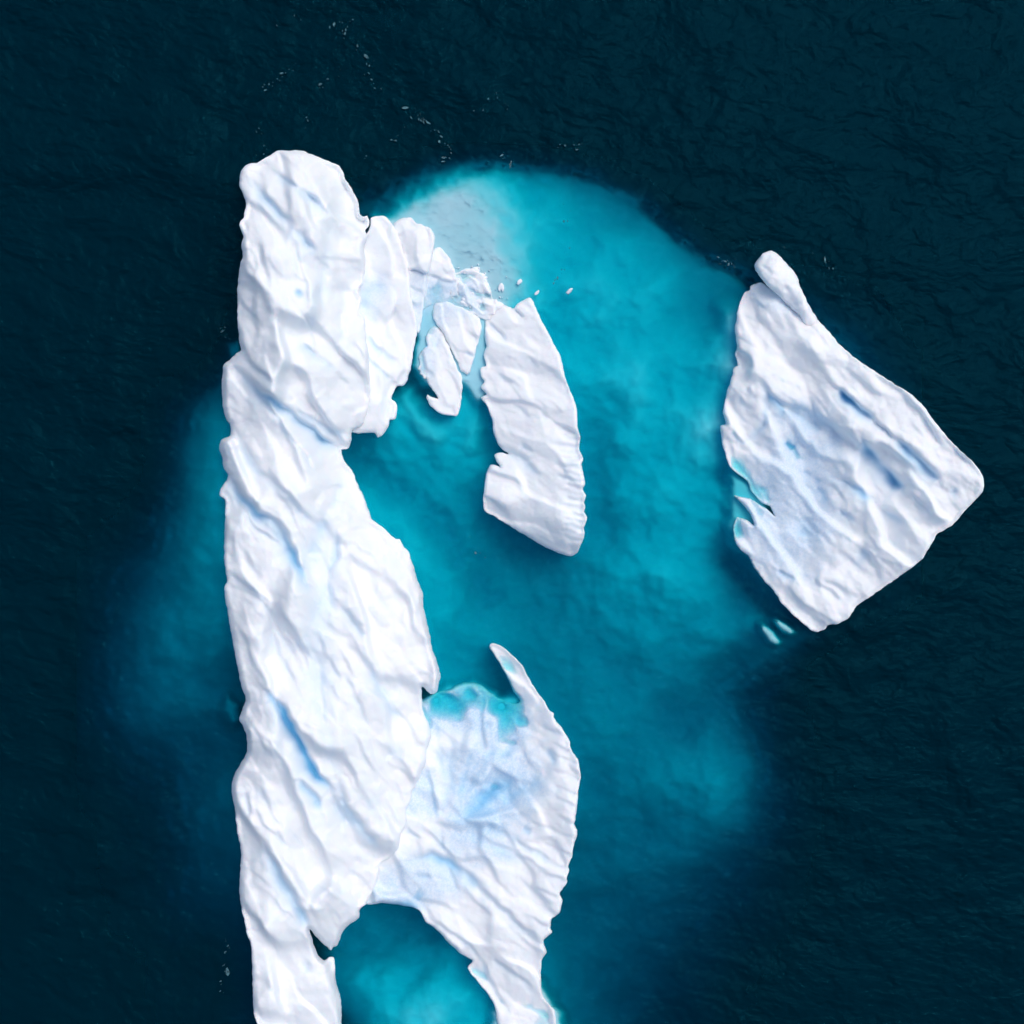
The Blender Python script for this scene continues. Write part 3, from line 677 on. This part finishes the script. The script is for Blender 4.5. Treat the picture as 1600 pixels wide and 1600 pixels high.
for p in [(100,100),(400,100),(800,100),(1200,100),(1500,100),(100,400),(300,400),(320,550),(100,700),(220,720),(100,1000),(100,1300),(100,1500),(300,1580),(1300,300),(1120,330),(1030,270),(880,210),(700,200),(500,200),(1500,500),(1580,700),(1450,1000),(1300,1080),(1300,1400),(1300,1300),(1500,1300),(1500,1550),(1200,1600),(1270,1040),(1600,1000),(1600,200),(350,200)]:
    GLOW.append((p[0], p[1], 30))
GLOW += [(1130,1400,56),(1070,1490,56),(1010,1590,54),(1220,1300,52),(1230,1180,50),(150,1150,48),(240,1280,50),(250,1400,46)]
# outline of the shelf: (u, v, softness)
SHELF = [(545,335,8),(580,318,8),(625,292,7),(680,272,8),(730,266,8),(780,268,8),(850,276,8),(930,288,8),(985,316,8),(1035,366,8),(1085,405,8),(1135,432,9),(1165,455,9),(1300,560,20),(1420,720,20),(1380,860,20),(1280,960,10),(1250,1000,16),(1215,1022,22),(1165,1045,32),(1120,1080,40),(1150,1130,36),(1178,1200,30),(1170,1270,50),(1125,1340,70),(1070,1420,80),(1020,1500,90),(990,1600,90),(980,1720,90),(330,1720,40),(330,1550,50),(310,1420,55),(310,1300,50),(280,1200,50),(210,1160,50),(165,1080,50),(170,990,46),(205,905,40),(250,860,28),(268,790,24),(280,720,22),(305,650,18),(335,615,12),(360,560,10),(400,500,10),(480,420,10)]
LEDGES = [  # polygon, depth in metres, softness, strength
 ([(590,345),(630,308),(680,284),(725,272),(775,270),(805,290),(830,340),(846,390),(852,430),(850,470),(815,500),(780,515),(700,490),(640,420)],-1.5,56,.9,.6),
 ([(600,345),(635,318),(680,292),(720,280),(755,278),(780,296),(800,340),(812,380),(822,425),(820,460),(800,485),(750,510),(700,480),(650,420)],-.75,44,1.0,.9),
 ([(608,348),(645,325),(690,302),(725,296),(755,318),(775,360),(790,410),(800,450),(785,485),(745,500),(700,480),(650,420)],-.27,40,1.0,1),
 ([(580,335),(620,345),(680,360),(712,400),(722,470),(760,480),(765,500),(700,520),(650,525),(640,480),(600,400)],-.22,16,1.0),
 ([(655,490),(765,480),(765,615),(745,632),(722,600),(662,600),(640,575)],-.35,16,1.0,.3),
 ([(712,426),(740,417),(762,430),(768,460),(790,474),(770,492),(740,486),(716,462)],-.16,14,1.0),
 ([(626,606),(648,610),(668,650),(690,668),(688,692),(660,684),(632,655),(618,625)],-1.2,34,.75,.6),
 ([(716,664),(745,650),(762,668),(742,700),(722,704)],-1.5,34,.75,.4),
 ([(830,360),(870,350),(885,380),(875,420),(850,455),(835,440)],-2.9,28,.6),
 ([(1185,972),(1192,974),(1212,988),(1221,1004),(1214,1010),(1200,1004),(1190,988)],-.4,8,1.0,.7),
 ([(1206,966),(1216,966),(1240,980),(1248,990),(1234,994),(1220,986),(1210,976)],-.4,8,1.0,.7),
 ([(845,1530),(862,1555),(880,1585),(885,1660),(760,1660),(765,1580),(790,1560)],-.35,18,1.0,.4),
 ([(1138,735),(1190,760),(1215,830),(1190,880),(1140,850),(1136,790)],-.7,22,.9,.5),
 ([(660,1085),(700,1070),(740,1058),(780,1085),(815,1085),(830,1110),(760,1150),(670,1130)],-1.3,18,.9),
 ([(355,1085),(372,1100),(376,1130),(360,1135),(345,1110)],-6.5,18,.8),
 ([(352,535),(376,530),(380,560),(358,566)],-6.0,10,.8),
]
STREAKS = [([(640,600),(668,612),(684,622)],10,.8), ([(548,712),(600,745),(660,790),(720,870),(760,930)],26,2.2), ([(1130,740),(1160,790),(1175,830)],14,2.0), ([(930,660),(925,740),(945,830)],24,1.2), ([(1140,880),(1190,930),(1230,975)],12,2.5)]


def build_submerged():
    st = 4.0
    us = np.arange(120, 1440 + st, st); vs = np.arange(225, 1720 + st, st)
    U, V = np.meshgrid(us, vs, indexing='xy')
    u, v = U.ravel(), V.ravel()
    G = rbf_fit(GLOW, 22.0, 0.0)(u, v)
    G = np.clip(G, 30, 178)
    G = G * (1 + 0.16 * fbm(u / 75, v / 75, 5, 5.0) + 0.0 * ridged((u * .7 + v * .7) / 90, (u * .7 - v * .7) / 22, 3, 8.0))
    lin = np.maximum(srgb(G) - srgb(33), 0.0009) / 0.54
    dep = np.log(1.0 / np.minimum(lin, 0.98)) / (2.05 * SIG_G)
    # edge of the shelf
    Q = np.array([p[:2] for p in SHELF], float); so = np.array([p[2] for p in SHELF], float)
    d, ix, sd_, par = seg_dist(Q, u, v)
    t = par * len(Q) - ix
    soft = so[ix] * (1 - t) + so[(ix + 1) % len(Q)] * t
    s = np.where(in_poly(Q, u, v), d, -d)
    seg = np.linalg.norm(np.roll(Q, -1, 0) - Q, axis=1); cum = np.concatenate([[0], np.cumsum(seg)[:-1]])
    al = cum[ix] + t * seg[ix]
    s = s + 20 * fbm(al / 50, s / 16, 4, 33.0) + 8 * fbm(u / 34, v / 22, 5, 12.0) + 6 * ridged((u + v * .6) / 34, (v - u * .6) / 10, 2, 2.0)
    dep = dep + 0.55 * np.log1p(np.exp(np.clip(-s / soft * 3.2, -30, 30))) * 3.0
    for pts, wd, dp in STREAKS:
        r, *_ = seg_dist(np.array(pts, float), u, v, closed=False)
        dep = dep + dp * np.exp(-(r / wd) ** 2) * (1 + .5 * fbm(u / 20, v / 20, 3))
    z = -dep
    grey = np.zeros(len(u))
    for poly, zz, sf, stg, *gy in LEDGES:
        P = np.array(poly, float)
        d, *_ = seg_dist(P, u, v)
        s = np.where(in_poly(P, u, v), d, -d) + sf * .45 * fbm(u / 26, v / 26, 4, 40 + zz)
        m = np.clip(0.5 + s / sf, 0, 1); m = m * m * (3 - 2 * m) * stg
        if gy: grey = np.maximum(grey, gy[0] * m)
        z = z * (1 - m) + (zz + 0.06 * fbm(u / 40, v / 40, 2, 60)) * m
    z = np.clip(z, -55, -0.22)
    W = world(u, v, z)
    nx, ny = len(us), len(vs)
    idx = np.arange(nx * ny).reshape(ny, nx)
    q = np.stack([idx[:-1, :-1], idx[1:, :-1], idx[1:, 1:], idx[:-1, 1:]], -1).reshape(-1, 4)
    keep = z[q].max(1) > -46
    q = q[keep]
    used = np.unique(q); rm = np.full(nx * ny, -1); rm[used] = np.arange(len(used))
    zero = np.zeros(len(used))
    o = link('submerged_body', W[used], rm[q], SUBICE, berg, {'blue': zero, 'wet': grey[used]})
    o['label'] = 'turquoise ice spreading under the water around the ridge'
    return o


build_submerged()


# ================================================================== drifting scraps of ice
def chip(outline, h, seed, label):
    cu = sum(p[0] for p in outline) / len(outline); cv = sum(p[1] for p in outline) / len(outline)
    o = ice_part('ice_chip', outline, [(cu, cv, h), (cu + 4, cv, h * .8), (cu - 4, cv + 1, h * .9)], step=1.3, jitter=.5, rim=2.5, rim_drop=h * .7, seed=seed, iso=(6, .15), depth=-.8, mat=BITS)
    o['label'] = label; o['category'] = 'ice chip'; o['group'] = 'ice chips drifting near the fin'


chip([(884,458),(887,453),(892,450),(895,451),(892,456),(888,460)], .4, 21, 'small white ice chip drifting alone on turquoise water right of the fin tip')
chip([(778,452),(779,446),(783,442),(787,445),(788,451),(785,457),(783,452),(781,456)], .2, 22, 'curled white ice scrap between the crumbled rubble and the fin tip')
chip([(807,443),(809,438),(814,436),(816,440),(813,444),(810,446)], .2, 23, 'small white ice scrap in the grey shallows above the fin tip')
chip([(835,461),(837,456),(842,453),(843,456),(839,461)], .2, 24, 'thin ice sliver floating just off the upper right corner of the fin')


# ================================================================== flecks of foam
def build_foam():
    m, N, L = new_mat('sea_foam')
    b = N['Principled BSDF']
    geo = N.new('ShaderNodeNewGeometry'); n = N.new('ShaderNodeTexNoise'); n.inputs['Scale'].default_value = 4.0
    L.new(geo.outputs['Position'], n.inputs['Vector'])
    cr = N.new('ShaderNodeMapRange'); cr.inputs[1].default_value = .3; cr.inputs[2].default_value = .7; cr.inputs[3].default_value = .04; cr.inputs[4].default_value = .26
    L.new(n.outputs['Fac'], cr.inputs[0])
    cb = N.new('ShaderNodeCombineColor')
    q = N.new('ShaderNodeMath'); q.operation = 'MULTIPLY'; q.inputs[1].default_value = .35; L.new(cr.outputs[0], q.inputs[0])
    L.new(q.outputs[0], cb.inputs[0]); L.new(cr.outputs[0], cb.inputs[1])
    q2 = N.new('ShaderNodeMath'); q2.operation = 'MULTIPLY'; q2.inputs[1].default_value = 1.2; L.new(cr.outputs[0], q2.inputs[0]); L.new(q2.outputs[0], cb.inputs[2])
    L.new(cb.outputs[0], b.inputs['Base Color']); b.inputs['Roughness'].default_value = .7
    rr = random.Random(9)
    lines = [([(410,140),(425,128),(440,118),(465,98)],16), ([(500,135),(520,125),(535,105)],8), ([(520,42),(550,32),(538,52),(562,78),(582,92),(568,118),(592,135)],26), ([(613,156),(632,162),(650,182),(666,190),(680,208),(692,222),(708,238)],34), ([(730,174),(745,176),(780,150),(797,176)],9),
             ([(694,248),(697,252)],4), ([(783,243),(792,252),(796,266)],9), ([(1122,404),(1136,414),(1150,424),(1143,408)],16), ([(1185,380),(1260,390),(1312,432),(1290,400)],9), ([(352,512),(346,524),(358,532)],10), ([(404,206),(412,232),(402,240)],9), ([(450,186),(483,182),(480,200)],5),
             ([(352,1462),(356,1482),(349,1502),(354,1530),(350,1545)],18), ([(570,420),(620,430)],0), ([(870,300),(890,340),(880,420),(860,450)],12), ([(700,870),(730,840),(760,880)],6), ([(640,200),(600,240),(560,250)],6), ([(425,45),(470,20),(520,12)],6), ([(820,215),(850,225),(915,232)],8)]
    V, F = [], []
    for pts, n_ in lines:
        for _ in range(n_):
            i = rr.randrange(len(pts) - 1); t = rr.random()
            u = pts[i][0] + (pts[i + 1][0] - pts[i][0]) * t + rr.gauss(0, 3.5); v = pts[i][1] + (pts[i + 1][1] - pts[i][1]) * t + rr.gauss(0, 3.5)
            a = math.atan2(pts[i + 1][1] - pts[i][1], pts[i + 1][0] - pts[i][0]) + rr.gauss(0, .5)
            L1 = min(7, rr.lognormvariate(.15, .75)); W1 = L1 * rr.uniform(.25, .6)
            k = 7; base = len(V); x0, y0 = (u - 800) * .1, (800 - v) * .1
            for zz in (.32, .05):
                for j in range(k):
                    th = 2 * math.pi * j / k; rad = rr.uniform(.55, 1.1)
                    px = math.cos(th) * L1 * rad; py = math.sin(th) * W1 * rad
                    V.append((x0 + .1 * (px * math.cos(a) - py * math.sin(a)), y0 - .1 * (px * math.sin(a) + py * math.cos(a)), zz))
            F.append(tuple(base + j for j in range(k)))
            for j in range(k): F.append((base + j, base + k + j, base + k + (j + 1) % k, base + (j + 1) % k))
    o = link('sea_foam', V, F, m, smooth=False)
    o['kind'] = 'stuff'; o['label'] = 'scattered pale flecks of foam drifting on the dark water'; o['category'] = 'foam'


build_foam()
